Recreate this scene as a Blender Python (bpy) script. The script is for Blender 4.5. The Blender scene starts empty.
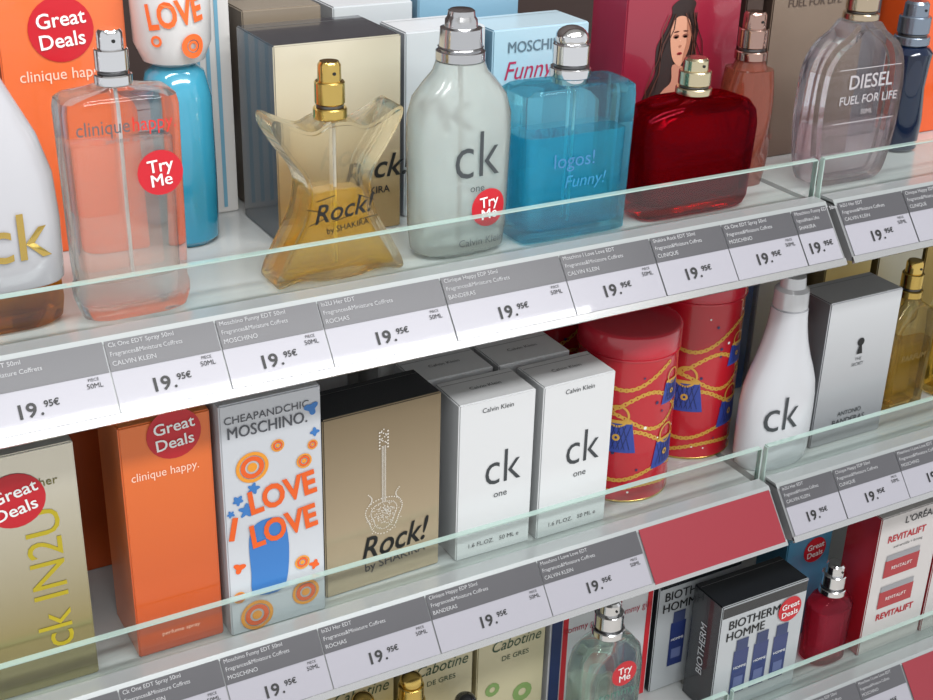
import bpy, bmesh, random
from math import *
from mathutils import Vector, Matrix
random.seed(7)
sc=bpy.context.scene
COL=sc.collection
def lin(h):
    h=h.lstrip('#'); v=[int(h[i:i+2],16)/255 for i in (0,2,4)]
    return tuple((c/12.92 if c<=.04045 else ((c+.055)/1.055)**2.4) for c in v)+(1,)
_m={}
def M(hexc,rough=.45,metal=0,coat=0,name=None,noise=0,nscale=30,spec=.5,grad=None,emis=0):
    key=(hexc,rough,metal,coat,noise,nscale,grad,emis)
    if key in _m: return _m[key]
    m=bpy.data.materials.new(name or "mat_"+hexc.lstrip('#')); m.use_nodes=True
    n=m.node_tree.nodes; l=m.node_tree.links; b=n["Principled BSDF"]
    b.inputs["Base Color"].default_value=lin(hexc); b.inputs["Roughness"].default_value=rough
    b.inputs["Metallic"].default_value=metal; b.inputs["Coat Weight"].default_value=coat
    b.inputs["Specular IOR Level"].default_value=spec
    if noise:
        tc=n.new("ShaderNodeTexCoord"); t=n.new("ShaderNodeTexNoise"); t.inputs["Scale"].default_value=nscale; t.inputs["Detail"].default_value=3
        l.new(tc.outputs["Object"],t.inputs["Vector"])
        bp=n.new("ShaderNodeBump"); bp.inputs["Strength"].default_value=noise; bp.inputs["Distance"].default_value=.002
        l.new(t.outputs["Fac"],bp.inputs["Height"]); l.new(bp.outputs["Normal"],b.inputs["Normal"])
    if grad: # (hex2, z0, z1) vertical colour gradient
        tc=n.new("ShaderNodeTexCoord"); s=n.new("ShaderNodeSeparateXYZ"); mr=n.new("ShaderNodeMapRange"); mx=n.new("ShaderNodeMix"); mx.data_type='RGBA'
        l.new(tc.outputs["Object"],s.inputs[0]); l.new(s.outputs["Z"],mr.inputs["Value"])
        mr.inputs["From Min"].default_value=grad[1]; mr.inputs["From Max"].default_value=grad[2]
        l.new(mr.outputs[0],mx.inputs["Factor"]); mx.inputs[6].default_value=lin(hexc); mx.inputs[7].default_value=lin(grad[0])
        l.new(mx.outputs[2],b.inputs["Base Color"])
    _m[key]=m; return m
def GG(name,color,thru=.22,ior=1.42,rough=0.0):
    """real refracting glass with a share of straight-through transmission"""
    m=bpy.data.materials.new(name); m.use_nodes=True; n=m.node_tree.nodes; l=m.node_tree.links; n.clear()
    out=n.new("ShaderNodeOutputMaterial"); g=n.new("ShaderNodeBsdfGlass"); g.inputs["Color"].default_value=lin(color); g.inputs["IOR"].default_value=ior; g.inputs["Roughness"].default_value=rough
    t=n.new("ShaderNodeBsdfTransparent"); t.inputs[0].default_value=lin(color); x=n.new("ShaderNodeMixShader"); x.inputs[0].default_value=thru
    l.new(g.outputs[0],x.inputs[1]); l.new(t.outputs[0],x.inputs[2]); l.new(x.outputs[0],out.inputs[0]); return m
def G(name,center,edge,refr=.35,rough=0.0,gloss=1.0,op=None,oprough=.3,ior=1.16):
    m=bpy.data.materials.new(name); m.use_nodes=True; n=m.node_tree.nodes; l=m.node_tree.links; n.clear()
    out=n.new("ShaderNodeOutputMaterial"); lw=n.new("ShaderNodeLayerWeight"); lw.inputs["Blend"].default_value=.5
    def math(op_,a,b_):
        q=n.new("ShaderNodeMath"); q.operation=op_
        for i,v in enumerate((a,b_)):
            if isinstance(v,(int,float)): q.inputs[i].default_value=v
            else: l.new(v,q.inputs[i])
        return q.outputs[0]
    mx=n.new("ShaderNodeMix"); mx.data_type='RGBA'; l.new(math('POWER',lw.outputs["Facing"],2.6),mx.inputs["Factor"]); mx.inputs[6].default_value=lin(center); mx.inputs[7].default_value=lin(edge)
    tr=n.new("ShaderNodeBsdfTransparent"); gl=n.new("ShaderNodeBsdfRefraction"); gl.inputs["IOR"].default_value=ior; gl.inputs["Roughness"].default_value=rough
    l.new(mx.outputs[2],tr.inputs[0]); l.new(mx.outputs[2],gl.inputs[0])
    a=n.new("ShaderNodeMixShader"); a.inputs[0].default_value=refr; l.new(tr.outputs[0],a.inputs[1]); l.new(gl.outputs[0],a.inputs[2])
    last=a
    if op:
        d=n.new("ShaderNodeBsdfPrincipled"); d.inputs["Base Color"].default_value=lin(op[0]); d.inputs["Roughness"].default_value=oprough
        c=n.new("ShaderNodeMixShader"); c.inputs[0].default_value=op[1]; l.new(last.outputs[0],c.inputs[1]); l.new(d.outputs[0],c.inputs[2]); last=c
    ge=n.new("ShaderNodeNewGeometry")
    fr=math('ADD',math('MULTIPLY',math('POWER',lw.outputs["Facing"],4.5),.9),.05)
    fr=math('MULTIPLY',fr,math('SUBTRACT',1.0,ge.outputs["Backfacing"])); fr=math('MULTIPLY',fr,gloss)
    gs=n.new("ShaderNodeBsdfGlossy"); gs.inputs["Roughness"].default_value=max(.02,rough*.6)
    b=n.new("ShaderNodeMixShader"); l.new(fr,b.inputs[0]); l.new(last.outputs[0],b.inputs[1]); l.new(gs.outputs[0],b.inputs[2])
    l.new(b.outputs[0],out.inputs[0]); return m
def mkobj(name,verts,faces,mats,parent=None,smooth=False,loc=None,rz=0,midx=None,sharp=None):
    me=bpy.data.meshes.new(name); me.from_pydata(verts,[],faces); 
    for m in mats: me.materials.append(m)
    if midx: me.polygons.foreach_set("material_index",midx)
    if smooth:
        bm=bmesh.new(); bm.from_mesh(me); bmesh.ops.recalc_face_normals(bm,faces=bm.faces)
        for f in bm.faces: f.smooth=True
        for e in bm.edges:
            if len(e.link_faces)==2 and e.calc_face_angle(0)>radians(sharp or 35): e.smooth=False
        bm.to_mesh(me); bm.free()
    me.update()
    o=bpy.data.objects.new(name,me); COL.objects.link(o)
    if parent: o.parent=parent
    if loc: o.location=loc
    o.rotation_euler=(0,0,rz)
    return o
def root(name,x,y,z,rz=0):
    e=bpy.data.objects.new(name,None); COL.objects.link(e); e.location=(x,y,z); e.rotation_euler=(0,0,rz); e.empty_display_size=.02; return e
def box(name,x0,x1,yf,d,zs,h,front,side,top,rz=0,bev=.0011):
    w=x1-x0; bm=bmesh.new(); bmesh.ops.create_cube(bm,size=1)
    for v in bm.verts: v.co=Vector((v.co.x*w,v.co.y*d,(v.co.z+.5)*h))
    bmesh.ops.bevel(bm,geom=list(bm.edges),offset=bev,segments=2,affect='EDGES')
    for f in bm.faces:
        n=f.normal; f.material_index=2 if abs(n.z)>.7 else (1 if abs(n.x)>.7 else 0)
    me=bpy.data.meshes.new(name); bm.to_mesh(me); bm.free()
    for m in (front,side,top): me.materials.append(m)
    o=bpy.data.objects.new(name,me); COL.objects.link(o); o.location=((x0+x1)/2,yf+d/2,zs+.0002); o.rotation_euler=(0,0,rz)
    o["fy"]=-d/2; o["w"]=w; o["h"]=h
    mkobj("flap_seam",[(-w/2+.002,d*.32,h+.0002),(w/2-.002,d*.32,h+.0002),(w/2-.002,d*.32+.0006,h+.0002),(-w/2+.002,d*.32+.0006,h+.0002)],[(0,1,2,3)],[M('#777777')],o)
    return o
_tc={}
def text2d(body,off=0,shear=0):
    if 'M' in body: off=0
    k=(body,off,shear)
    if k in _tc: return _tc[k]
    c=bpy.data.curves.new("t","FONT"); c.body=body; c.size=1; c.offset=off; c.shear=shear; c.resolution_u=3; c.align_x='CENTER'; c.align_y='CENTER'; c.fill_mode='FRONT'
    o=bpy.data.objects.new("t",c); COL.objects.link(o); dg=bpy.context.evaluated_depsgraph_get()
    me=bpy.data.meshes.new_from_object(o.evaluated_get(dg))
    vs=[(v.co.x,v.co.y) for v in me.vertices]; fs=[tuple(p.vertices) for p in me.polygons]
    bpy.data.objects.remove(o); bpy.data.curves.remove(c); bpy.data.meshes.remove(me)
    _tc[k]=(vs,fs); return vs,fs
def put(par,name,vs,fs,mat,x=0,z=0,s=1,sx=1,rot=0,warp=None,eps=.0005,side=False):
    c,sn=cos(rot),sin(rot); out=[]
    fy=par.get("fy",0); w=par.get("w",0)
    for u,v in vs:
        u*=s*sx; v*=s; a=x+u*c-v*sn; b=z+u*sn+v*c
        if side: out.append((-w/2-eps,-a,b))
        elif warp:
            q=warp(a,b); out.append((q[0],q[1]-eps,b))
        else: out.append((a,fy-eps,b))
    return mkobj(name,out,fs,[mat],par)
def T(par,body,x,z,s,mat,sx=1,rot=0,off=0,shear=0,eps=.0005,**k):
    vs,fs=text2d(body,off,shear)
    if 'M' in body and off>=.01:
        put(par,"print_text_weight",[(a+.028,b) for a,b in vs],fs,mat,x,z,s,sx,rot,eps=eps+.00012,**k)
    return put(par,"print_text",vs,fs,mat,x,z,s,sx,rot,eps=eps,**k)
def ellipse2d(n=28,a=1,b=1):
    return [(a*cos(2*pi*i/n),b*sin(2*pi*i/n)) for i in range(n)],[tuple(range(n))]
def ring2d(r0,n=28):
    vs=[(cos(2*pi*i/n),sin(2*pi*i/n)) for i in range(n)]+[(r0*cos(2*pi*i/n),r0*sin(2*pi*i/n)) for i in range(n)]
    return vs,[(i,(i+1)%n,n+(i+1)%n,n+i) for i in range(n)]
def grid2d(w,h,nx=8,ny=4,shape=None):
    vs=[];fs=[]
    for j in range(ny+1):
        for i in range(nx+1):
            u=i/nx-.5; v=j/ny-.5; k=shape(v) if shape else 1
            vs.append((u*w*k,v*h))
    for j in range(ny):
        for i in range(nx):
            a=j*(nx+1)+i; fs.append((a,a+1,a+nx+2,a+nx+1))
    return vs,fs
def disc_grid(n=28,rings=4):
    vs=[(0,0)];fs=[]
    for r in range(1,rings+1):
        for i in range(n): vs.append((r/rings*cos(2*pi*i/n),r/rings*sin(2*pi*i/n)))
    for i in range(n): fs.append((0,1+i,1+(i+1)%n))
    for r in range(1,rings):
        a=1+(r-1)*n;b=1+r*n
        for i in range(n): fs.append((a+i,b+i,b+(i+1)%n,a+(i+1)%n))
    return vs,fs
RED=M('#c21022',.4,coat=.3,name="red_sticker"); WHT=M('#f0f0ee',.5,name="white_print"); BLK=M('#161616',.5,name="black_print")
def sticker(par,x,z,r,l1="Try",l2="Me",warp=None,rot=.08,eps=.0006):
    vs,fs=disc_grid(); put(par,"round_sticker",vs,fs,RED,x,z,r,warp=warp,eps=eps)
    s=r*.78 if len(l1)<4 else r*.64
    T(par,l1,x,z+r*.30,s,WHT,rot=rot,off=.012,warp=warp,eps=eps+.0007); T(par,l2,x,z-r*.34,s,WHT,rot=rot,off=.012,warp=warp,eps=eps+.0007)
def sup(a,hx,hy,n):
    c,s=cos(a),sin(a); return (hx*copysign(abs(c)**(2/n),c),hy*copysign(abs(s)**(2/n),s))
def loft(par,name,secs,mat,seg=56,smooth=True,x=0,y=0,sharp=38):
    vs=[];fs=[]
    for s in secs:
        z,hx,hy=s[:3]; n=s[3] if len(s)>3 else 2; tw=s[4] if len(s)>4 else 0
        for i in range(seg):
            px,py=sup(2*pi*i/seg+1e-4,hx,hy,n); vs.append((x+px*cos(tw)-py*sin(tw),y+px*sin(tw)+py*cos(tw),z))
    for j in range(len(secs)-1):
        for i in range(seg):
            a=j*seg+i;b=j*seg+(i+1)%seg; fs.append((a,b,b+seg,a+seg))
    fs.append(tuple(reversed(range(seg)))); k=(len(secs)-1)*seg; fs.append(tuple(range(k,k+seg)))
    return mkobj(name,vs,fs,[mat],par,smooth=smooth,sharp=sharp)
def cyl(par,name,r,z0,z1,mat,b=.0008,x=0,y=0,seg=40):
    return loft(par,name,[(z0,r-b,r-b),(z0+b,r,r),(z1-b,r,r),(z1,r-b,r-b)],mat,seg,x=x,y=y)
SIL=M('#c9c9cb',.18,1,name="silver_metal"); GLD=M('#d8b868',.2,1,name="gold_metal"); CHR=M('#e4e4e6',.1,1,name="chrome")
def sprayer(par,r,z0,z1,mat,x=0,y=0,dome=False):
    h=z1-z0
    cyl(par,"collar",r*1.12,z0,z0+h*.2,mat,x=x,y=y)
    cyl(par,"collar_groove",r*.9,z0+h*.19,z0+h*.27,M('#6f6f70',.3,1),x=x,y=y)
    cyl(par,"actuator_sleeve",r,z0+h*.26,z0+h*.66,mat,x=x,y=y)
    if dome:
        loft(par,"cap_dome",[(z0+h*.6+k*h*.4,r*.9*sqrt(max(0.02,1-(k*1.6-.6)**2)),r*.9*sqrt(max(0.02,1-(k*1.6-.6)**2))) for k in [0,.1,.2,.4,.6,.75,.87,.95,1]],mat,36,x=x,y=y)
    else:
        loft(par,"actuator_button",[(z0+h*.65,r*.78,r*.78),(z0+h*.94,r*.76,r*.76),(z0+h,r*.62,r*.62)],mat,36,x=x,y=y)
        loft(par,"nozzle_hole",[(0,.0012,.0012),(.0006,.0012,.0012)],BLK,12).matrix_local=Matrix.Translation((x,y-r*.78,z0+h*.82))@Matrix.Rotation(radians(90),4,'X')
def smoothpts(p,n=5):
    out=[];N=len(p)
    for i in range(N):
        a,b,c,d=[Vector(p[(i+k)%N]) for k in (-1,0,1,2)]
        for t in range(n):
            t/=n; out.append(tuple(.5*((2*b)+(c-a)*t+(2*a-5*b+4*c-d)*t*t+(3*b-a-3*c+d)*t**3)))
    return out
def slab(par,name,pts,depth,mat,bev=.003,y=0,seg=3):
    bm=bmesh.new(); f=bm.faces.new([bm.verts.new((a,y-depth/2,b)) for a,b in pts])
    r=bmesh.ops.extrude_face_region(bm,geom=[f]); vv=[e for e in r['geom'] if isinstance(e,bmesh.types.BMVert)]
    bmesh.ops.translate(bm,verts=vv,vec=(0,depth,0)); bmesh.ops.recalc_face_normals(bm,faces=bm.faces)
    ed=[e for e in bm.edges if all(abs(v.co.y-(y-depth/2))<1e-6 for v in e.verts) or all(abs(v.co.y-(y+depth/2))<1e-6 for v in e.verts)]
    bmesh.ops.bevel(bm,geom=ed,offset=bev,segments=seg,affect='EDGES',clamp_overlap=True)
    for q in bm.faces:q.smooth=True
    for e in bm.edges:
        if len(e.link_faces)==2 and e.calc_face_angle(0)>radians(40): e.smooth=False
    me=bpy.data.meshes.new(name); bm.to_mesh(me); bm.free(); me.materials.append(mat)
    o=bpy.data.objects.new(name,me); COL.objects.link(o); o.parent=par; return o
def flatwarp(y): return lambda a,b:(a,y)
def ellwarp(fhx,fhy,n=2):
    def w(a,b):
        hx=fhx(b) if callable(fhx) else fhx; hy=fhy(b) if callable(fhy) else fhy
        t=min(.97,abs(a)/hx); return (a,-hy*(1-t**n)**(1/n))
    return w
def cylwarp(r): return lambda a,b:(r*sin(a/r),-r*cos(a/r))
# ============================ SHELVES ============================
zA,zB,zC=.035,-.235,-.5166
WHITE=M('#b9bbba',.2,coat=.5,name="shelf_white"); LEDGE=M('#9fa3a3',.22,.25,coat=.4,name="ledge_grey"); STRIPM=M('#858687',.3,.3,name="strip_grey"); CARD=M('#98969e',.28,coat=.7,name="price_card"); HDR=M('#48474b',.28,coat=.7,name="price_header")
REDP=M('#861828',.35,coat=.5,name="red_strip"); SLV=M('#bdbdbd',.25,.8,name="strip_rail")
LIP=G("lip_glass",'#f7faf9','#c4d4ce',refr=0,gloss=1.6); LIPE=M('#a4bab2',.1,0,coat=1,name="glass_edge_green")
ca,sa=.6247,.7809
class Acc:
    def __init__(s): s.v=[];s.f=[]
    def add(s,vs,fs):
        k=len(s.v); s.v+=vs; s.f+=[tuple(i+k for i in f) for f in fs]
def shelf(x0,x1,z,bounds,reds=[],glassx=None,blank=False):
    r=root("display_shelf",0,0,z)
    def prof(name,pts,xa,xb,mat):
        n=len(pts); vs=[(xa,a,b) for a,b in pts]+[(xb,a,b) for a,b in pts]
        fs=[tuple(range(n)),tuple(range(2*n-1,n-1,-1))]+[(i,i+n,(i+1)%n+n,(i+1)%n) for i in range(n)]
        return mkobj(name,vs,fs,[mat],r,smooth=True,sharp=10)
    prof("shelf_board",[(.046,.015),(.46,.015),(.46,.035),(.046,.035)],x0,x1,WHITE)
    prof("price_rail",[(0,0),(.032,.040),(.0465,.040),(.0465,.012),(.012,-.004)],x0,x1,STRIPM)
    prof("rail_foot",[(-.0015,-.001),(.0015,.0035),(.003,.002),(.001,-.003)],x0,x1,SLV)
    prof("rail_top",[(.030,.0385),(.0335,.0425),(.0475,.0425),(.0475,.0385)],x0,x1,LEDGE)
    g0,g1=glassx or (x0,x1)
    prof("glass_lip",[(.0485,.036),(.0535,.036),(.0535,.0725),(.0485,.0725)],g0,g1,LIP)
    prof("glass_edge",[(.0485,.0727),(.0535,.0727),(.0535,.0738),(.0485,.0738)],g0,g1,LIPE)
    prof("glass_edge_side",[(.0485,.036),(.0535,.036),(.0535,.0725),(.0485,.0725)],g1,g1+.001,LIPE)
    prof("glass_edge_side",[(.0485,.036),(.0535,.036),(.0535,.0725),(.0485,.0725)],g0-.001,g0,LIPE)
    A={k:Acc() for k in("card","hdr","w","k","red")}
    def P(u,v,e): return (u,v*ca-e*sa,v*sa+e*ca)
    def rect(key,u0,u1,v0,v1,e): A[key].add([P(u0,v0,e),P(u1,v0,e),P(u1,v1,e),P(u0,v1,e)],[(0,1,2,3)])
    def tx(key,body,u,v,s,e=.0016,off=0,sx=1):
        vs,fs=text2d(body,off); mnx=min(q[0] for q in vs)
        A[key].add([P(u+(a-mnx)*s*sx,v+b*s,e) for a,b in vs],fs)
    nm=["CALVIN KLEIN","CLINIQUE","MOSCHINO","SHAKIRA","CALVIN KLEIN","MOSCHINO","ROCHAS","BANDERAS"]
    l1=["In2U Her EDT","Clinique Happy EDP 50ml","Moschino I Love Love EDT","Shakira Rock EDT 50ml","Ck One EDT Spray 50ml","Moschino Funny EDT 50ml"]
    for i in range(len(bounds)-1):
        a,b=bounds[i]+.0006,bounds[i+1]-.0006; e=.0008+.0003*(i%2)
        rect("card",a,b,.004,.0505,e); rect("hdr",a,b,.0305,.0505,e+.0003); e2=e+.0006
        tx("w",l1[i%6],a+.002,.0475,.0042,e2); tx("w","Fragrances&Miniature Coffrets",a+.002,.0415,.0042,e2,sx=min(1,(b-a)/.08)); tx("w",nm[i%8],a+.002,.0353,.0044,e2)
        if b-a>.07:
            tx("k","PIECE",b-.014,.0280,.0028,e2); tx("k","50ML",b-.0155,.0240,.0045,e2,off=.02)
        c=(a+b)/2
        tx("k","19",c-.012,.0165,.0125,e2,off=.022,sx=1.08); tx("k",".",c+.0006,.0160,.010,e2,off=.03); tx("k","95€",c+.0034,.0190,.0058,e2,off=.02)
    for a,b in reds: rect("red",a,b,.002,.0505,.0012)
    for k,m,n in(("card",CARD,"price_cards"),("hdr",HDR,"price_card_headers"),("w",M('#a9a9ab',.5),"price_text_light"),("k",BLK,"price_text_dark"),("red",REDP,"red_strip_insert")):
        if A[k].f: mkobj(n,A[k].v,A[k].f,[m],r)
    return r
shelf(-.25,.782,0,[-.15,-.07,.01,.085,.179,.252,.324,.418,.518,.600,.670,.742,.780])
shelf(.790,1.7,0,[.792,.866,.94,1.015,1.09,1.17])
shelf(-.25,.764,-.27,[-.15,-.07,.01,.087,.165,.240,.318,.41,.514,.615],reds=[(.617,.762)])
shelf(.772,1.7,-.27,[.774,.838,.918,1.0,1.08,1.16])
shelf(-.25,.764,-.5516,[.0,.08,.16,.24,.32,.40,.48,.56,.64,.72,.762])
shelf(.772,1.7,-.5516,[.774,.85,.925,.99],reds=[(.992,1.2)])
def wall(name,vs,mat): return mkobj(name,vs,[(0,1,2,3)],[mat])
wall("wall_back",[(-2,.47,-1.3),(3.5,.47,-1.3),(3.5,.47,1.7),(-2,.47,1.7)],M('#3a2c28',.6,noise=.2,name="back_panel"))
wall("floor",[(-2,-3,-1.3),(3.5,-3,-1.3),(3.5,.47,-1.3),(-2,.47,-1.3)],M('#cfcac3',.4,noise=.2,name="floor_tile"))
wall("ceiling",[(-2,-3,1.7),(-2,.47,1.7),(3.5,.47,1.7),(3.5,-3,1.7)],M('#d9d9d6',.7,noise=.1,name="ceiling_paint"))
# ============================ TOP SHELF ============================
CLR=GG("clear_glass",'#fbfcfc',.25)
def bottle(name,x,y,z,rz=0): return root(name,x,y,z+.0003,rz)
b=bottle("white_perfume_bottle",.132,.098,zA)
hw=[(.030,.040,.024,3.2),(.032,.0415,.025,3.2),(.07,.0425,.025,3),(.10,.041,.024,2.8),(.125,.034,.021,2.6),(.148,.023,.017,2.3),(.165,.015,.013,2),(.172,.012,.011,2),(.19,.011,.010,2),(.193,.008,.008,2)]
loft(b,"white_shell",hw,M('#b5b4b8',.2,coat=.8,name="pearl_plastic"))
loft(b,"amber_base",[(0,.033,.018,3),(.004,.038,.022,3),(.015,.0395,.0235,3.2),(.0295,.039,.023,3.2)],GG("amber_glass",'#e8b866',.35))
w=ellwarp(.0425,.0255,3)
T(b,"ck",.010,.064,.044,GLD,off=.005,warp=w,eps=.0009)
b=bottle("clear_perfume_bottle",.2140,.083,zA)
loft(b,"glass_body",[(0,.030,.013,4),(.003,.0345,.016,4.5),(.012,.037,.018,5),(.02,.0373,.0185,5),(.024,.0358,.0175,5),(.035,.0365,.018,5),(.14,.0375,.019,5.5),(.146,.0365,.018,5),(.149,.033,.015,4),(.151,.02,.012,2.5),(.153,.0125,.0115,2)],CLR)
loft(b,"juice",[(.026,.027,.011,4),(.030,.0300,.0130,4.5),(.118,.0310,.0135,5),(.119,.0295,.0125,5)],G("peach_juice",'#fefaf6','#e6dcd4',refr=0,gloss=1.2,op=('#ece4de',.10)))
cyl(b,"dip_tube",.0012,.028,.15,M('#d9d9d9',.3)); sprayer(b,.0105,.153,.187,CHR)
wf=flatwarp(-.0192)
T(b,"clinique",-.014,.131,.0130,M('#5c5c62'),sx=.85,warp=wf); T(b,"happy.",.018,.131,.0130,M('#d92c22'),sx=.85,warp=wf)
T(b,"perfume spray",0,.1225,.0045,M('#77777a'),warp=wf); sticker(b,.0195,.0985,.0148,warp=wf)
b=bottle("blue_white_perfume_bottle",.288,.196,zA)
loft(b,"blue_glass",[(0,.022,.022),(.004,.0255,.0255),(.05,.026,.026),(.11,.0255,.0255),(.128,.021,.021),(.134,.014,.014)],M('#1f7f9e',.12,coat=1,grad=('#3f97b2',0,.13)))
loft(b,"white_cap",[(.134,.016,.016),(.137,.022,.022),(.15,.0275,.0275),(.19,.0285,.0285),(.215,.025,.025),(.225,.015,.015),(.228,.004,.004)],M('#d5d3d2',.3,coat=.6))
wc=cylwarp(.0288)
ORG=M('#f0692c',.4)
T(b,"LOVE",-.006,.173,.024,ORG,sx=.72,rot=.15,off=.035,warp=wc)
put(b,"swirl",*ring2d(.55,24),ORG,.006,.151,.0085,warp=wc); put(b,"swirl",*ring2d(.55,24),ORG,.006,.151,.0038,warp=wc); put(b,"swirl",*ring2d(.55,24),ORG,-.020,.155,.004,warp=wc); put(b,"swirl",*ring2d(.5,24),M('#3c79bd',.4),-.008,.195,.006,warp=wc)
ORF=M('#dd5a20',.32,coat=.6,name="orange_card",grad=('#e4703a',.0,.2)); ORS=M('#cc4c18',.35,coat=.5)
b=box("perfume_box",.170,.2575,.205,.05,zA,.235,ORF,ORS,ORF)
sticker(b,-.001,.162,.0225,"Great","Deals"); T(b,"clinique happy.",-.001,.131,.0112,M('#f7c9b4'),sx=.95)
b=box("perfume_box",.05,.150,.20,.05,zA,.20,M('#c7c3c4',.3,.5),M('#9e9a9c'),M('#bbbbbb'))
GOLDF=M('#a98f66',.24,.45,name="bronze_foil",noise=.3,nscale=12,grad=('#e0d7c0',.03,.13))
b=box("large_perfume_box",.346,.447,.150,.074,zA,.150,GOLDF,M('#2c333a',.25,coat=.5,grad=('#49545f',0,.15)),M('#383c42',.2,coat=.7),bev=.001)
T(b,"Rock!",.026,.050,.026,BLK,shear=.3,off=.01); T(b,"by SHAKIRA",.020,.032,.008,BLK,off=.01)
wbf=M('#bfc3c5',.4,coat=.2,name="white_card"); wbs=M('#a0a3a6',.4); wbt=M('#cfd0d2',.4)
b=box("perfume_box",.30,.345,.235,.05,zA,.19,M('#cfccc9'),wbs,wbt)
for k in(-.012,-.004,.004,.012): put(b,"print_stripe",*grid2d(.003,.18,1,1),M('#6fa3bb'),k,.095)
b=box("perfume_box",.458,.528,.165,.045,zA,.147,wbf,wbs,wbt); T(b,"ck",0,.08,.04,BLK)
box("perfume_box",.43,.50,.235,.045,zA,.155,wbf,wbs,wbt)
box("perfume_box",.355,.42,.235,.045,zA,.158,M('#9a8d7d',.3,.4),M('#7b7064'),M('#a79b8b',.3,.3))
b=bottle("star_shaped_perfume_bottle",.3600,.084,zA)
half=[(.008,.114),(.020,.110),(.035,.116),(.0465,.121),(.0475,.113),(.037,.095),(.026,.079),(.0235,.064),(.028,.046),(.039,.026),(.0480,.008),(.0470,.001),(.030,.004),(.012,.001)]
pts=half+[(-a,c) for a,c in reversed(half)]
slab(b,"glass_body",smoothpts(pts,4),.034,GG("star_glass",'#fcfaf2',.25),bev=.009,seg=4)
half2=[(.012,.066),(.0185,.062),(.0235,.042),(.033,.024),(.042,.008),(.038,.005),(.020,.007)]
slab(b,"juice",smoothpts(half2+[(-a,c) for a,c in reversed(half2)],4),.022,G("yellow_juice",'#f9e062','#d8a824',refr=0,gloss=1.2,op=('#f2d248',.25),oprough=.12),bev=.005)
cyl(b,"dip_tube",.0012,.01,.112,M('#d9d9d9',.3)); sprayer(b,.0105,.114,.153,GLD)
wf=flatwarp(-.0172)
T(b,"Rock!",0,.053,.0190,BLK,shear=.35,off=.01,rot=.1,warp=wf); T(b,"by SHAKIRA",.004,.0405,.0062,BLK,off=.01,rot=.1,warp=wf)
for q in ((-.018,.047,.3),(.018,.060,-.4),(-.012,.063,.2),(.02,.045,.1),(0,.047,.2),(-.02,.055,-.3)): put(b,"scribble",*grid2d(.014,.0006,1,1),BLK,q[0],q[1],1,rot=q[2],warp=wf)
FROST=G("frosted_glass",'#f0f4f0','#8f9792',refr=.9,rough=.22,op=('#d3d8d3',.32),oprough=.4,gloss=1.0)
b=bottle("frosted_perfume_bottle",.463,.088,zA)
loft(b,"frosted_body",[(0,.030,.017,2.6),(.004,.036,.021,2.8),(.02,.0378,.0225,2.8),(.09,.0393,.0235,2.8),(.105,.039,.0232,2.7),(.118,.0358,.022,2.5),(.128,.028,.020,2.2),(.136,.0205,.018,2),(.143,.0178,.017,2)],FROST)
cyl(b,"dip_tube",.0016,.008,.142,M('#9aa09c',.3))
loft(b,"neck_ring",[(.1425,.0165,.0165),(.144,.0178,.0178),(.150,.0178,.0178),(.1515,.0155,.0155)],SIL)
loft(b,"screw_cap",[(.151,.0150,.0150),(.153,.0165,.0165),(.1535,.0157,.0157),(.166,.0150,.0150),(.167,.012,.012),(.172,.0115,.0115),(.174,.010,.010),(.178,.0095,.0095),(.179,.008,.008)],SIL)
w=ellwarp(lambda z:.040,lambda z:.0237,2.8); DG=M('#3d4144',.5)
T(b,"ck",.002,.078,.050,DG,sx=.85,off=-.008,warp=w,eps=.0009); T(b,"one",.003,.0545,.0080,DG,warp=w,eps=.0009); sticker(b,.013,.0385,.0145,warp=w,eps=.0012); T(b,"Calvin Klein",.008,.013,.0080,DG,warp=w,eps=.0009)
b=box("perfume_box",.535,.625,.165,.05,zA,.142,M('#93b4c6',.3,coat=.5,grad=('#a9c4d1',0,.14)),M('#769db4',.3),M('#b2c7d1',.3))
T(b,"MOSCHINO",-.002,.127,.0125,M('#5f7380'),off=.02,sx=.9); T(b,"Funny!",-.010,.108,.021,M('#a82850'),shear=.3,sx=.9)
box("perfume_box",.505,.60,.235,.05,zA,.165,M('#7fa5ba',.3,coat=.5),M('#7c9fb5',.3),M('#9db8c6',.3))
b=bottle("turquoise_perfume_bottle",.557,.088,zA)
loft(b,"glass_body",[(0,.045,.018,8),(.002,.048,.021,9),(.108,.0503,.022,9),(.115,.0498,.0215,8),(.118,.046,.019,7)],GG("turq_glass",'#cdf3f8',.35))
loft(b,"juice",[(.008,.039,.015,7),(.010,.0415,.0165,8),(.082,.0435,.0172,8),(.0825,.043,.017,8)],G("turq_juice",'#86e4f2','#2fa7c2',refr=0,gloss=1.2,op=('#46cce6',.22)))
cyl(b,"dip_tube",.0012,.01,.118,M('#cfe4ea',.3)); loft(b,"neck",[(.118,.014,.014),(.123,.014,.014)],CHR); sprayer(b,.0140,.122,.160,CHR,dome=True)
wf=flatwarp(-.0222); T(b,"logos!",-.006,.064,.016,M('#3f74a0'),off=.0,warp=wf); T(b,"Funny!",.004,.047,.014,M('#2f7fa8'),shear=.2,warp=wf)
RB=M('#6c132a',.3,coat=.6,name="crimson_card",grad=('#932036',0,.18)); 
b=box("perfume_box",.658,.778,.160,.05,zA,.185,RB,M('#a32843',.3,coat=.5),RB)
skin=M('#b9806a',.5); hair=M('#24110e',.4,coat=.3); dk=M('#1c0d0c'); HL=M('#5a2f22',.4)
ev,ef=ellipse2d(28); dz=-.022; dx=-.004; PS=1.3
def PP(pts): return [((a)*PS+dx,(c-.145)*PS+.145+dz) for a,c in pts]
def wav(side,amp,ph):
    return [(side*(.010+.017*(k/9))+amp*sin(k*1.7+ph)+(-.006 if side<0 else .004)*(k/9),.160-.0095*k) for k in range(10)]
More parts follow.
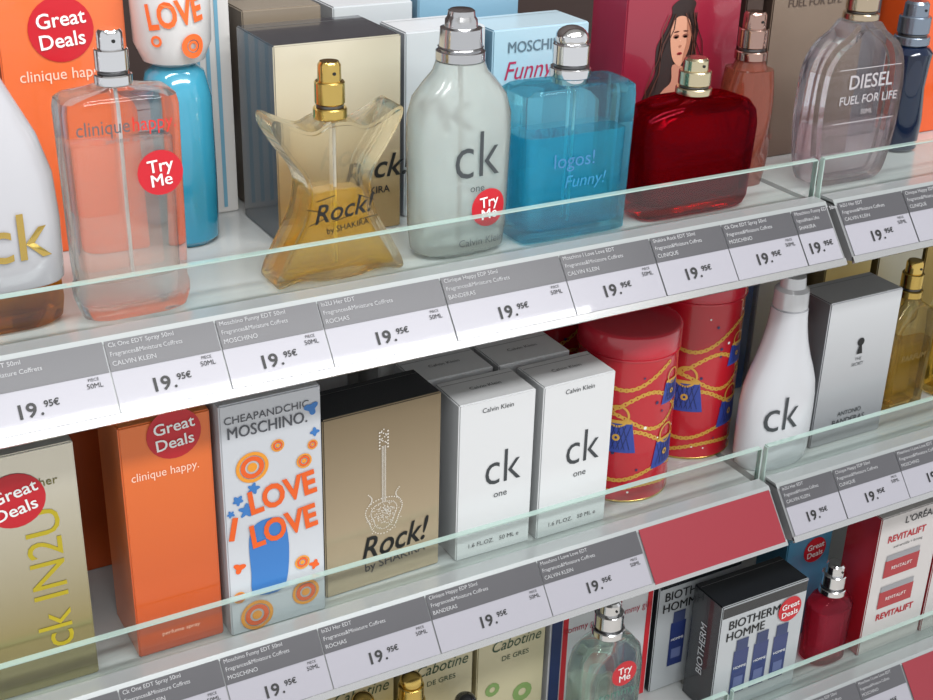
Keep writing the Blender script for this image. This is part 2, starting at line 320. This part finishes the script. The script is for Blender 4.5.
hp=[(-.008,.165),(-.002,.169),(.006,.169),(.011,.166)]+wav(1,.0022,0)+list(reversed(wav(-1,.0026,1)))
hp=PP(smoothpts(hp,4))
def fan(par,name,p,mat,eps):
    cx=sum(q[0] for q in p)/len(p); cz=sum(q[1] for q in p)/len(p)
    put(par,name,[(cx,cz)]+p,[(0,1+i,1+(i+1)%len(p)) for i in range(len(p))],mat,eps=eps)
put(b,"portrait_hair",hp,[tuple(range(len(hp)))],hair,eps=.0004)
fan(b,"portrait_shoulders",PP(smoothpts([(-.020,.080),(-.019,.098),(-.011,.110),(-.004,.116),(-.004,.127),(.006,.124),(.008,.114),(.016,.108),(.026,.095),(.028,.080)],4)),skin,.0006)
fan(b,"portrait_face",PP(smoothpts([(-.0078,.146),(-.0064,.155),(-.001,.1585),(.006,.156),(.0088,.147),(.0078,.137),(.0035,.1275),(.0005,.126),(-.0050,.132)],4)),M('#cd9479',.5),.0008)
fan(b,"portrait_cheek",PP(smoothpts([(.0045,.157),(.0088,.149),(.0080,.137),(.0035,.1275),(.0040,.134),(.0058,.143)],4)),M('#a96e55',.5),.00095)
def pe(name,mat,x,z,s,sx,rot=0):
    q=PP([(x,z)])[0]; put(b,name,ev,ef,mat,q[0],q[1],s*PS,sx=sx,rot=rot,eps=.0011)
for ex in(-.0032,.0042):
    pe("portrait_eye_shadow",M('#7a4a3c'),ex,.1456,.0013,1.8); pe("portrait_eye",dk,ex,.1450,.0008,2.0); pe("portrait_brow",HL,ex,.1486,.0005,4.2,.1 if ex<0 else -.1)
pe("portrait_nose",M('#a86e55'),.0006,.1390,.0008,1.6); pe("portrait_nose_bridge",M('#e0ab90'),.0002,.1425,.0005,1); pe("portrait_lips",M('#8e2029'),.0006,.1342,.0009,2.3); pe("portrait_lip_light",M('#b8454c'),.0004,.1339,.0004,2.6)
for k in range(9):
    sd=-1 if k<4 else 1; q0=[(a+sd*(k%5)*.0018-sd*.005,c) for a,c in wav(sd,.0018,k)]
    n=len(q0); vs=PP(q0+[(a-sd*.0007,c) for a,c in q0])
    put(b,"portrait_lock",vs,[(i,i+1,n+i+1,n+i) for i in range(n-1)],HL if k%2 else hair,eps=.0013)
b=bottle("red_perfume_bottle",.676,.088,zA)
loft(b,"glass_body",[(0,.048,.016,4),(.003,.053,.021,5),(.01,.0555,.023,5),(.07,.0585,.024,4.5),(.081,.057,.0235,4),(.089,.051,.021,3.5),(.0935,.038,.018,3),(.095,.018,.014,2.2),(.097,.012,.012,2)],GG("ruby_glass",'#e04a66',.25))
loft(b,"inner_facet",[(.012,.044,.015,5),(.075,.048,.017,5),(.082,.040,.014,4)],G("ruby_juice",'#d83a56','#9a1430',refr=0,gloss=1.5,op=('#9c1430',.22),oprough=.15))
sprayer(b,.0130,.096,.125,M('#d8caa8',.2,1),dome=False)
b=bottle("coral_perfume_bottle",.764,.125,zA)
COR=G("coral_glass",'#f0b09a','#7d3426',refr=.5,ior=1.25,op=('#b8654c',.28),oprough=.12)
loft(b,"twisted_body",[(z_*.001*.95,(.018+.005*sin(z_*pi/105)),(.018+.005*sin(z_*pi/105)),3.2,z_*.014) for z_ in range(0,106,5)],COR,seg=48)
loft(b,"shoulder",[(.0998,.015,.015),(.105,.013,.013),(.108,.012,.012)],COR); sprayer(b,.0125,.107,.147,M('#b9988c',.15,1))
T(b,"PERFUME",0,.045,.006,M('#5a2018'),warp=flatwarp(-.024))
b=box("perfume_box",.818,.915,.165,.05,zA,.172,M('#6c594e',.25,.4,noise=.1,grad=('#8a7868',0,.17)),M('#4b3c35',.3,.3),M('#7d6a60',.3,.3))
T(b,"FUEL FOR LIFE",0,.14,.01,M('#4a3a32')); b=box("perfume_box",.792,.812,.17,.05,zA,.16,M('#4e3f38',.3,.4),M('#3e332e',.3),M('#5e5048',.3))
b=bottle("flask_perfume_bottle",.848,.090,zA)
half=[(.012,.140),(.016,.137),(.022,.131),(.036,.122),(.046,.107),(.0495,.085),(.049,.052),(.045,.024),(.039,.006),(.030,.001)]
slab(b,"flask_glass",smoothpts([(.0,.141)]+half+[(.0,.0005)]+[(-a,c) for a,c in reversed(half)],3),.036,GG("flask_glass",'#fbf9fa',.2),bev=.011,seg=4)
half=[(.030,.056),(.042,.054),(.042,.030),(.036,.010),(.02,.008)]
slab(b,"juice",smoothpts(half+[(-a,c) for a,c in reversed(half)],3),.020,G("pale_juice",'#f6eff1','#d6cbcf',refr=0,gloss=1.2,op=('#e6dde0',.1)),bev=.004)
sprayer(b,.0135,.141,.170,M('#c5b39a',.2,1))
DT=M('#c6c0c2',.2,.5)
for i,(s_,zz,q) in enumerate((("DIESEL",.092,.017),("FUEL FOR LIFE",.077,.0105),("50ML",.066,.006))): T(b,s_,.004,zz,q,DT,off=.009,warp=flatwarp(-.0184)); T(b,s_,.0048,zz-.0008,q,M('#4d4548'),off=.008,warp=flatwarp(-.0182))  # embossed lettering: the offset dark copy paints the shade beside each letter
for zz in(.104,.058): put(b,"label_line",*grid2d(.07,.0007),DT,.002,zz,warp=flatwarp(-.0184))
b=bottle("blue_perfume_bottle",.968,.140,zA)
loft(b,"blue_body",[(0,.017,.017),(.003,.020,.020),(.03,.021,.021),(.06,.0185,.0185),(.085,.020,.020),(.092,.021,.021),(.097,.017,.017),(.099,.012,.012)],G("cobalt",'#223b66','#0b1630',refr=.4,op=('#132442',.6),oprough=.12))
sprayer(b,.0145,.099,.138,M('#8d98a6',.25,.9))
b=box("perfume_box",1.0,1.09,.165,.05,zA,.2,M('#dd5514',.32,coat=.6),ORS,ORF); 
box("perfume_box",.925,.985,.20,.04,zA,.16,M('#5b5f6b',.3,.4),M('#50545e',.3),M('#7b7f8b',.3))
# ============================ MIDDLE SHELF ============================
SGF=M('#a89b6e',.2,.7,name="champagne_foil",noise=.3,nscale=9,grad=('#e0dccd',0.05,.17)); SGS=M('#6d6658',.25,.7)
YEL=M('#b8a51c',.35)
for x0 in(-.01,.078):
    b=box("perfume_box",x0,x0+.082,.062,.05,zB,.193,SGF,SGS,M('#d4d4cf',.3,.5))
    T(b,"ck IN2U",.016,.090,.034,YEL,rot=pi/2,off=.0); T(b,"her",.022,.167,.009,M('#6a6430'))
    sticker(b,-.001,.158,.0205,"Great","Deals",rot=.2)
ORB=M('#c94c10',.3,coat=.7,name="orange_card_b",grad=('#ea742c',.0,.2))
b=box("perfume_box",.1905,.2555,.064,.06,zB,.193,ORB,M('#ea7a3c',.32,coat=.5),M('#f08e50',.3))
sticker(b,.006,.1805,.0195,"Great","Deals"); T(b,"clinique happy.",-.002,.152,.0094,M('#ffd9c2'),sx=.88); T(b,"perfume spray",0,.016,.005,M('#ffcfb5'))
MB=M('#c9ccd1',.35,coat=.5,name="white_gloss_card")
b=box("perfume_box",.2595,.3365,.057,.055,zB,.197,MB,M('#bcbfc4',.4),M('#d3d5d8',.35))
GR=M('#54565c'); BLU=M('#3c79bd',.4); OR2=M('#e8601f',.4); YO=M('#eb9a2e',.4)
T(b,"CHEAPANDCHIC",-.003,.184,.0084,GR,off=.003); T(b,"MOSCHINO.",-.003,.1735,.0130,GR,off=.012,sx=.85)
def blob(par,x,z,r,mat,k=5,eps=.0006,seed=1):
    rr=random.Random(seed); n=40; ph=rr.random()*6
    vs=[((1+.28*sin(k*2*pi*i/n+ph)+.12*sin(3*2*pi*i/n+ph*2))*cos(2*pi*i/n),(1+.28*sin(k*2*pi*i/n+ph))*sin(2*pi*i/n)) for i in range(n)]
    put(par,"print_blob",[(0,0)]+vs,[(0,1+i,1+(i+1)%n) for i in range(n)],mat,x,z,r,eps=eps)
def swirl(par,x,z,r,mat,mat2,eps=.0008):
    put(par,"print_ring",*ring2d(.78,28),mat2,x,z,r,eps=eps); put(par,"print_ring",*ring2d(.60,24),mat,x,z,r*.72,eps=eps); put(par,"print_dot",*ellipse2d(20),mat2,x,z,r*.3,eps=eps)
fl=smoothpts([(-.013,.030),(.010,.030),(.014,.060),(.010,.088),(.002,.094),(-.012,.092),(-.018,.080),(-.016,.050)],4)
put(b,"print_flacon",[(a-.008,c+.002) for a,c in fl],[tuple(range(len(fl)))],BLU,rot=-.06,eps=.0006)
for q in((-.028,.118,.0035),(-.016,.125,.004),(-.034,.108,.0025),(-.022,.108,.005)): blob(b,*q,BLU,5,seed=int(q[2]*9999))
blob(b,.031,.180,.0045,BLU,3,seed=2); blob(b,.033,.160,.003,BLU,4,seed=4); blob(b,.030,.045,.0035,OR2,4,seed=12); blob(b,-.030,.060,.004,OR2,3,seed=14)
for q in((-.016,.143,.0125),(.022,.022,.011),(-.018,.014,.013),(.024,.138,.006),(.004,.156,.005),(.031,.150,.004),(-.031,.034,.005),(.02,.05,.006)): swirl(b,*q,OR2,YO)
T(b,"LOVE",.006,.115,.027,OR2,sx=.82,rot=.12,off=.035,eps=.001); T(b,"LOVE",.006,.086,.027,OR2,sx=.82,rot=.12,off=.035,eps=.0011); T(b,"I",-.033,.094,.026,OR2,off=.035,rot=-.2,eps=.001)
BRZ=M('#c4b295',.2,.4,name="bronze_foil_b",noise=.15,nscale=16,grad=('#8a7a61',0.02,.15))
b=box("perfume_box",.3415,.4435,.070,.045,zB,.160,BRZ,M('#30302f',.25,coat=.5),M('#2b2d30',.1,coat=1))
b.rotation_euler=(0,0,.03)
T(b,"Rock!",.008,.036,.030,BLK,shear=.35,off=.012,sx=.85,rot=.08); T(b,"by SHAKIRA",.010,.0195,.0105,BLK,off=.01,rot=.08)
SPK=M('#ece8e0',.2,.2); pv=[];pf=[]
def dot(x,z,r):
    k=len(pv); pv.extend([(x+r*cos(a*pi/3),z+r*sin(a*pi/3)) for a in range(6)]); pf.append(tuple(range(k,k+6)))
gz=.064
for i in range(48):
    a=2*pi*i/48; R=.0145*(1-.13*cos(2*a))+.0015*sin(a*3); dot(R*1.2*cos(a),gz+R*sin(a),.00062); dot(R*.85*cos(a),gz+R*.75*sin(a),.0005)
for sgn in(-1,1):
    for i in range(9):
        a=i/8; dot(sgn*(.0135-.003*sin(a*pi)),gz+.011+a*.010,.0006)
for i in range(170): dot(random.gauss(0,.0055),gz+random.gauss(0,.006),.00045)
for i in range(48):
    for dx_ in(-.0014,0,.0014): dot(dx_,gz+.012+i*.00105,.00045)
for i in range(6):
    for dx_ in(-.0036,.0036): dot(dx_,gz+.060+i*.0028,.0008)
for i in range(12): dot(.0022*cos(i),gz+.064+i*.0011,.0006)
put(b,"sparkle_guitar",pv,pf,SPK,0,0,1,eps=.0007)
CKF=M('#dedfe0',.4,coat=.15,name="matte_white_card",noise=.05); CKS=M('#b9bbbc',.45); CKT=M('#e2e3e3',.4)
for (x0,yf) in((.4575,.066),(.534,.064),(.4465,.116),(.521,.114),(.437,.168),(.512,.166)):
    b=box("perfume_box",x0,x0+.0705,yf,.043,zB,.146,CKF,CKS,CKT,rz=random.uniform(-.01,.01))
    T(b,"ck",.006,.080,.045,DG,sx=.85,off=-.006); T(b,"one",.005,.056,.0085,DG); T(b,"Calvin Klein",0,.137,.006,DG); T(b,"1.6 FL.OZ.   50 ML e",0,.012,.0058,DG)
    tp=T(b,"Calvin Klein",0,0,.006,DG); tp.matrix_local=Matrix.Translation((0,-.0,.1464))@Matrix.Rotation(radians(-90),4,'X')@Matrix.Translation((0,.0215,0))
REDC=M('#b81626',.26,coat=.8,name="red_tin",noise=.05); CHN=M('#d3a448',.35,.2); PUR=M('#34489c',.4); PUR2=M('#1d2a60',.4); NVY=M('#2a2f5c',.4)
for i,(cx,cy_,h) in enumerate(((.6570,.119,.163),(.7580,.1535,.182),(.640,.222,.165))):
    r=.0445; b=bottle("red_tin_canister",cx,cy_,zB)
    loft(b,"tin_body",[(0,r-.001,r-.001),(.0015,r+.0004,r+.0004),(.004,r,r),(h-.024,r,r)],REDC,64)
    loft(b,"tin_lid",[(h-.024,r+.0008,r+.0008),(h-.022,r+.0014,r+.0014),(h-.0215,r+.0004,r+.0004),(h-.0205,r+.0004,r+.0004),(h-.020,r+.0012,r+.0012),(h-.003,r+.0012,r+.0012),(h-.001,r,r),(h,r-.002,r-.002),(h,r-.010,r-.010),(h+.0005,r-.012,r-.012)],M('#c01c30',.25,coat=.8),64)
    cyl(b,"bottom_rim",r+.0006,.0,.002,GLD,b=.0003)
    wc=cylwarp(r); V=[];F_=[]
    def link(x,z,s,a):
        k=len(V); n=10
        for rr in(1,.42):
            for t in range(n):
                u=s*rr*1.5*cos(2*pi*t/n); v=s*rr*sin(2*pi*t/n); V.append((x+u*cos(a)-v*sin(a),z+u*sin(a)+v*cos(a)))
        for t in range(n): F_.append((k+t,k+(t+1)%n,k+n+(t+1)%n,k+n+t))
    for (fz,am,ph,sl) in((.122,.010,0,.25),(.100,.014,1.6,-.35),(.056,.014,3.0,.45),(.030,.008,.6,-.2),(.012,.004,2,.1),(.080,.012,4.4,.3)):
        N=66
        for t in range(N):
            x=-.105+.165*t/N; z=fz+am*sin(x*60+ph)+sl*(x+.03)*.5; dz_=am*60*cos(x*60+ph)+sl*.5
            if .004<z<h-.028: link(x,z,.0021 if t%2 else .0016,atan(dz_))
    put(b,"printed_chains",V,F_,CHN,warp=wc,eps=.0004)
    for (px,pz,kk) in ((-.034,.066,1.0),(.018,.045,.9),(-.075,.050,.9),(.02,.105,.7),(-.055,.112,.45)):
        put(b,"printed_purse",*grid2d(.032*kk,.030*kk,8,4,lambda v:1-.3*v),PUR,px,pz,warp=wc,eps=.0007)
        for t in range(5):
            put(b,"purse_stitch",*grid2d(.0007,.025*kk,1,3),PUR2,px-.009*kk+.0045*t*kk,pz,1,rot=.3,warp=wc,eps=.0010); put(b,"purse_stitch",*grid2d(.0007,.025*kk,1,3),PUR2,px-.009*kk+.0045*t*kk,pz,1,rot=-.3,warp=wc,eps=.0010)
        put(b,"purse_frame",*grid2d(.026*kk,.0034*kk,8,1),CHN,px,pz+.0155*kk,warp=wc,eps=.0010)
        put(b,"purse_handle",*ring2d(.82,24),CHN,px,pz+.021*kk,.011*kk,warp=wc,eps=.0010)
        put(b,"purse_flower",*ring2d(.4,12),CHN,px,pz,.0035*kk,warp=wc,eps=.0012)
    for t in range(34): put(b,"printed_dot",*ellipse2d(8),NVY if t%3 else WHT,random.uniform(-.09,.05),random.uniform(.01,h-.03),random.uniform(.0008,.0018),warp=wc,eps=.0006)
b=bottle("white_necked_perfume_bottle",.8075,.083,zB)
prof=[(.0,.036),(.003,.039),(.012,.0408),(.05,.041),(.066,.0405),(.082,.0380),(.096,.0330),(.110,.0270),(.124,.0220),(.138,.0185),(.15,.0165),(.157,.0160)]
loft(b,"white_body",[(z,x,min(x,.0160+(x-.0160)*.23),2.3) for z,x in prof],M('#cdced2',.22,coat=.7,name="white_ceramic"))
w=ellwarp(lambda z:.041,lambda z:.0219,2.3); T(b,"ck",-.012,.058,.050,DG,sx=.85,off=-.005,warp=w,eps=.0008)
loft(b,"screw_cap",[(.157,.0145,.0145),(.159,.0160,.0160),(.175,.0155,.0155),(.178,.012,.012),(.188,.011,.011)],M('#d5d6d8',.25,.3))
SF=M('#d6d8db',.26,.25,name="silver_foil",noise=.05,nscale=14,grad=('#9fa0a4',.14,.02))
b=box("perfume_box",.853,.944,.077,.045,zB,.153,SF,M('#85878a',.3,.5),M('#c6c7c9',.3,.5))
put(b,"keyhole_round",*ellipse2d(20),BLK,.000,.106,.0042,eps=.0008); put(b,"keyhole_slot",*grid2d(.005,.010,1,1,lambda v:1-.9*v),BLK,.000,.0985,eps=.0009)
T(b,"THE",.0,.088,.0045,DG); T(b,"SECRET",.0,.0825,.0045,DG); T(b,"ANTONIO",0,.031,.0065,DG,off=.01); T(b,"BANDERAS",0,.022,.0085,DG,off=.01)
for (x,y) in((.998,.115),(1.075,.115)):
    b=bottle("gold_perfume_bottle",x,y,zB)
    loft(b,"glass_body",[(0,.026,.016,5),(.003,.029,.018,6),(.09,.030,.0185,6),(.105,.027,.017,4),(.115,.013,.012,2.2),(.12,.011,.011,2)],GG("gold_glass",'#f9f2d8',.3))
    loft(b,"juice",[(.008,.023,.013,5),(.075,.025,.0145,6)],G("gold_juice",'#f4e6b0','#d1b05a',refr=0,gloss=.8)); sprayer(b,.011,.12,.158,GLD)
    T(b,"PARFUM",0,.06,.009,M('#7a6430'),warp=flatwarp(-.0188))
for x,c in((.955,'#c4b588'),(1.03,'#c8c2b0'),(1.10,'#b89c5a')):
    box("perfume_box",x,x+.065,.19,.05,zB,.16,M(c,.3,.5),M('#8a7a52',.3,.4),M(c,.3,.5))
for x,c in((.815,'#2c4f86'),(.885,'#b9b9bc')): box("perfume_box",x,x+.065,.21,.05,zB,.165,M(c,.3,coat=.4),M(c,.4),M(c,.4))
for x in(.0,.085,.17,.255,.34): box("perfume_box",x,x+.078,.19,.05,zB,.185 if x<.3 else .15,M('#bfbab0' if x<.1 else ('#c0501c' if x<.2 else '#c9c9cc'),.35),wbs,wbt)
# ============================ LOWER SHELF ============================
GRN=M('#2f4a35')
for x in(.355,.437,.517):
    b=box("perfume_box",x,x+.075,.125,.05,zC,.144,M('#c6bd9b',.4,coat=.2),M('#b8ae8a',.4),M('#d6cfb4',.4))
    T(b,"Cabotine",.004,.124,.0175,GRN,shear=.3,sx=.85); T(b,"DE GRES",.004,.108,.008,GRN)
    put(b,"gold_line",*grid2d(.068,.0008,1,1),M('#a88a42'),0,.138); put(b,"flower_print",*ring2d(.4,12),M('#7d9a5a'),-.02,.075,.008); put(b,"flower_print",*ring2d(.4,12),M('#7d9a5a'),.014,.06,.011)
for i,x in enumerate((.598,.6605)):
    b=box("perfume_box",x,x+.060,.125,.045,zC,.150,M('#d0d0d3',.35,coat=.4),M('#c0c0c3',.4),M('#d8d8d8',.4))
    put(b,"navy_band",*grid2d(.012,.148,1,1),M('#23305e'),-.023,.075); put(b,"red_band",*grid2d(.006,.148,1,1),M('#c8202c'),-.013,.075); put(b,"red_band",*grid2d(.006,.148,1,1),M('#c8202c'),.025,.075)
    T(b,"tommy girl",.007,.115,.011,M('#b03048'),sx=.85); 
b=bottle("clear_round_perfume_bottle",.634,.083,zC)
loft(b,"glass_body",[(0,.031,.018,3),(.003,.034,.021,3.2),(.02,.036,.022,3.2),(.10,.0365,.022,3.2),(.118,.034,.021,2.8),(.128,.026,.018,2.4),(.133,.016,.015,2),(.136,.0145,.0145,2)],GG("cool_clear",'#f6fbfa',.3))
loft(b,"juice",[(.01,.029,.016,3),(.085,.0305,.0175,3.2)],G("pale_green_juice",'#f4f8f2','#d3ddd0',refr=0,gloss=1,op=('#e4ebe2',.12))); sprayer(b,.0140,.136,.174,CHR)
sticker(b,.006,.102,.0140,warp=flatwarp(-.0225)); T(b,"tommy",0,.081,.015,M('#4a7a6d'),warp=flatwarp(-.0225)); T(b,"girl",0,.066,.015,M('#4a7a6d'),warp=flatwarp(-.0225))
for x,c,hh in((.385,GLD,.15),(.432,GLD,.155),(.488,M('#6b6d72',.2,1),.11)):
    b=bottle("small_perfume_bottle",x,.095,zC)
    loft(b,"glass_body",[(0,.016,.013,3),(.004,.019,.016,3),(hh-.05,.020,.017,3),(hh-.038,.013,.012,2.2),(hh-.035,.010,.010,2)],G("small_glass",'#f5eac8','#9c7a35',refr=.4)); sprayer(b,.0115,hh-.035,hh,c,dome=True)
BK=M('#1e2126',.25,coat=.6,name="black_gloss_card"); LG=M('#bfc3c6',.35,.2)
def biobox(x0,x1,yf,h,st):
    b=box("skincare_box",x0,x1,yf,.045,zC,h,LG,BK,BK); w=x1-x0
    put(b,"black_top_band",*grid2d(w-.003,.012,1,1),BK,0,h-.0085)
    T(b,"BIOTHERM",-.012,h-.026,.0150,BLK,off=.012,sx=.92); T(b,"HOMME",-.022,h-.040,.0150,BLK,off=.012,sx=.92)
    nv=M('#27356b',.3,coat=.4)
    for k in(-.024,.002,.028):
        put(b,"printed_bottle",*grid2d(.019,.055,1,1),nv,k,h-.088,eps=.0007); put(b,"printed_bottle_cap",*grid2d(.015,.014,1,1),M('#3b4468'),k,h-.054,eps=.0008); T(b,"HOMME",k,h-.082,.0045,WHT,eps=.0012); put(b,"bottle_label",*grid2d(.012,.012,1,1),M('#5f6a94'),k,h-.100,eps=.0011)
    if st: sticker(b,w/2-.022,h-.030,.0150,"Great","Deals",eps=.0014)
    T(b,"BIOTHERM",0,.07,.013,M('#c9ccd0'),rot=pi/2,off=.01,side=True)
biobox(.757,.868,.064,.135,True); biobox(.724,.83,.122,.143,False)
b=bottle("pink_perfume_bottle",.928,.086,zC)
loft(b,"glass_body",[(0,.020,.015,3),(.003,.0235,.018,3),(.07,.0245,.0185,3),(.08,.020,.016,2.5),(.085,.012,.012,2)],GG("pink_glass",'#f7b6c4',.35))
loft(b,"juice",[(.006,.018,.0125,3),(.066,.0195,.014,3)],G("pink_juice",'#f3a3b5','#cf6a82',refr=0,op=('#e58aa0',.3))); sprayer(b,.0130,.085,.121,CHR)
b=box("perfume_box",.895,.958,.125,.045,zC,.132,M('#4a88a8',.3,coat=.5),M('#3a6f8c',.3),M('#8ab4c6',.3)); sticker(b,.008,.112,.0155,"Great","Deals")
JR=M('#a81b28',.3,coat=.6)
for x0 in(.962,1.056):
    b=box("skincare_box",x0,x0+.09,.066,.045,zC,.176,M('#d0cbc9',.35,coat=.4),M('#9c1a25',.3,coat=.5),M('#ccc8c6',.4))
    T(b,"L'ORÉAL",.012,.165,.012,M('#3a3a3c'),off=.01); T(b,"REVITALIFT",-.004,.146,.0115,M('#b5202c'),off=.025,sx=.95); T(b,"anti-wrinkle + firming",0,.135,.0048,M('#555555'))
    for z_ in(.108,.068): 
        put(b,"printed_jar",*grid2d(.05,.022,1,1),JR,-.004,z_,eps=.0007); put(b,"printed_jar_lid",*grid2d(.048,.007,1,1),M('#9a9a9e'),-.004,z_+.014,eps=.0008); T(b,"REVITALIFT",-.004,z_,.006,WHT,eps=.0012)
    T(b,"REVITALIFT",0,.045,.011,M('#b5202c'),off=.03)
for x,c in((.02,'#d8d4cc'),(.11,'#b5573a'),(.20,'#d0ccc4'),(.28,'#cfc3a0')): box("perfume_box",x,x+.07,.10,.05,zC,.13,M(c,.35),M(c,.4),M(c,.4))
# ============================ LIGHTS / WORLD / CAMERA ============================
def area(name,loc,rot,sx,sy,p,c=(1,1,1)):
    l=bpy.data.lights.new(name,'AREA'); l.shape='RECTANGLE'; l.size=sx; l.size_y=sy; l.energy=p; l.color=c
    o=bpy.data.objects.new(name,l); COL.objects.link(o); o.location=loc; o.rotation_euler=rot
area("ceiling_light",(.3,-.55,1.6),(radians(18),0,0),2.6,.16,29,(.98,.99,1))
area("ceiling_light",(.6,-1.5,1.6),(radians(35),0,0),2.6,.2,42,(.98,.99,1))
wd=bpy.data.worlds.new("w"); sc.world=wd; wd.use_nodes=True; wd.node_tree.nodes["Background"].inputs[0].default_value=(.96,.98,1,1); wd.node_tree.nodes["Background"].inputs[1].default_value=.85
yaw,pitch,roll,F=.52035,.4477,.028,1343.51
f=Vector((sin(yaw)*cos(pitch),cos(yaw)*cos(pitch),-sin(pitch))); r=Vector((cos(yaw),-sin(yaw),0)); u=r.cross(f)
r2=r*cos(roll)+u*sin(roll); u2=-r*sin(roll)+u*cos(roll)
cam=bpy.data.cameras.new("Camera"); co=bpy.data.objects.new("Camera",cam); COL.objects.link(co)
m=Matrix((r2,u2,-f)).transposed().to_4x4(); m.translation=Vector((0,-.74032,.40569)); co.matrix_world=m
cam.sensor_width=36; cam.lens=F/933*36; cam.clip_start=.02; sc.camera=co
sc.view_settings.view_transform='Standard'
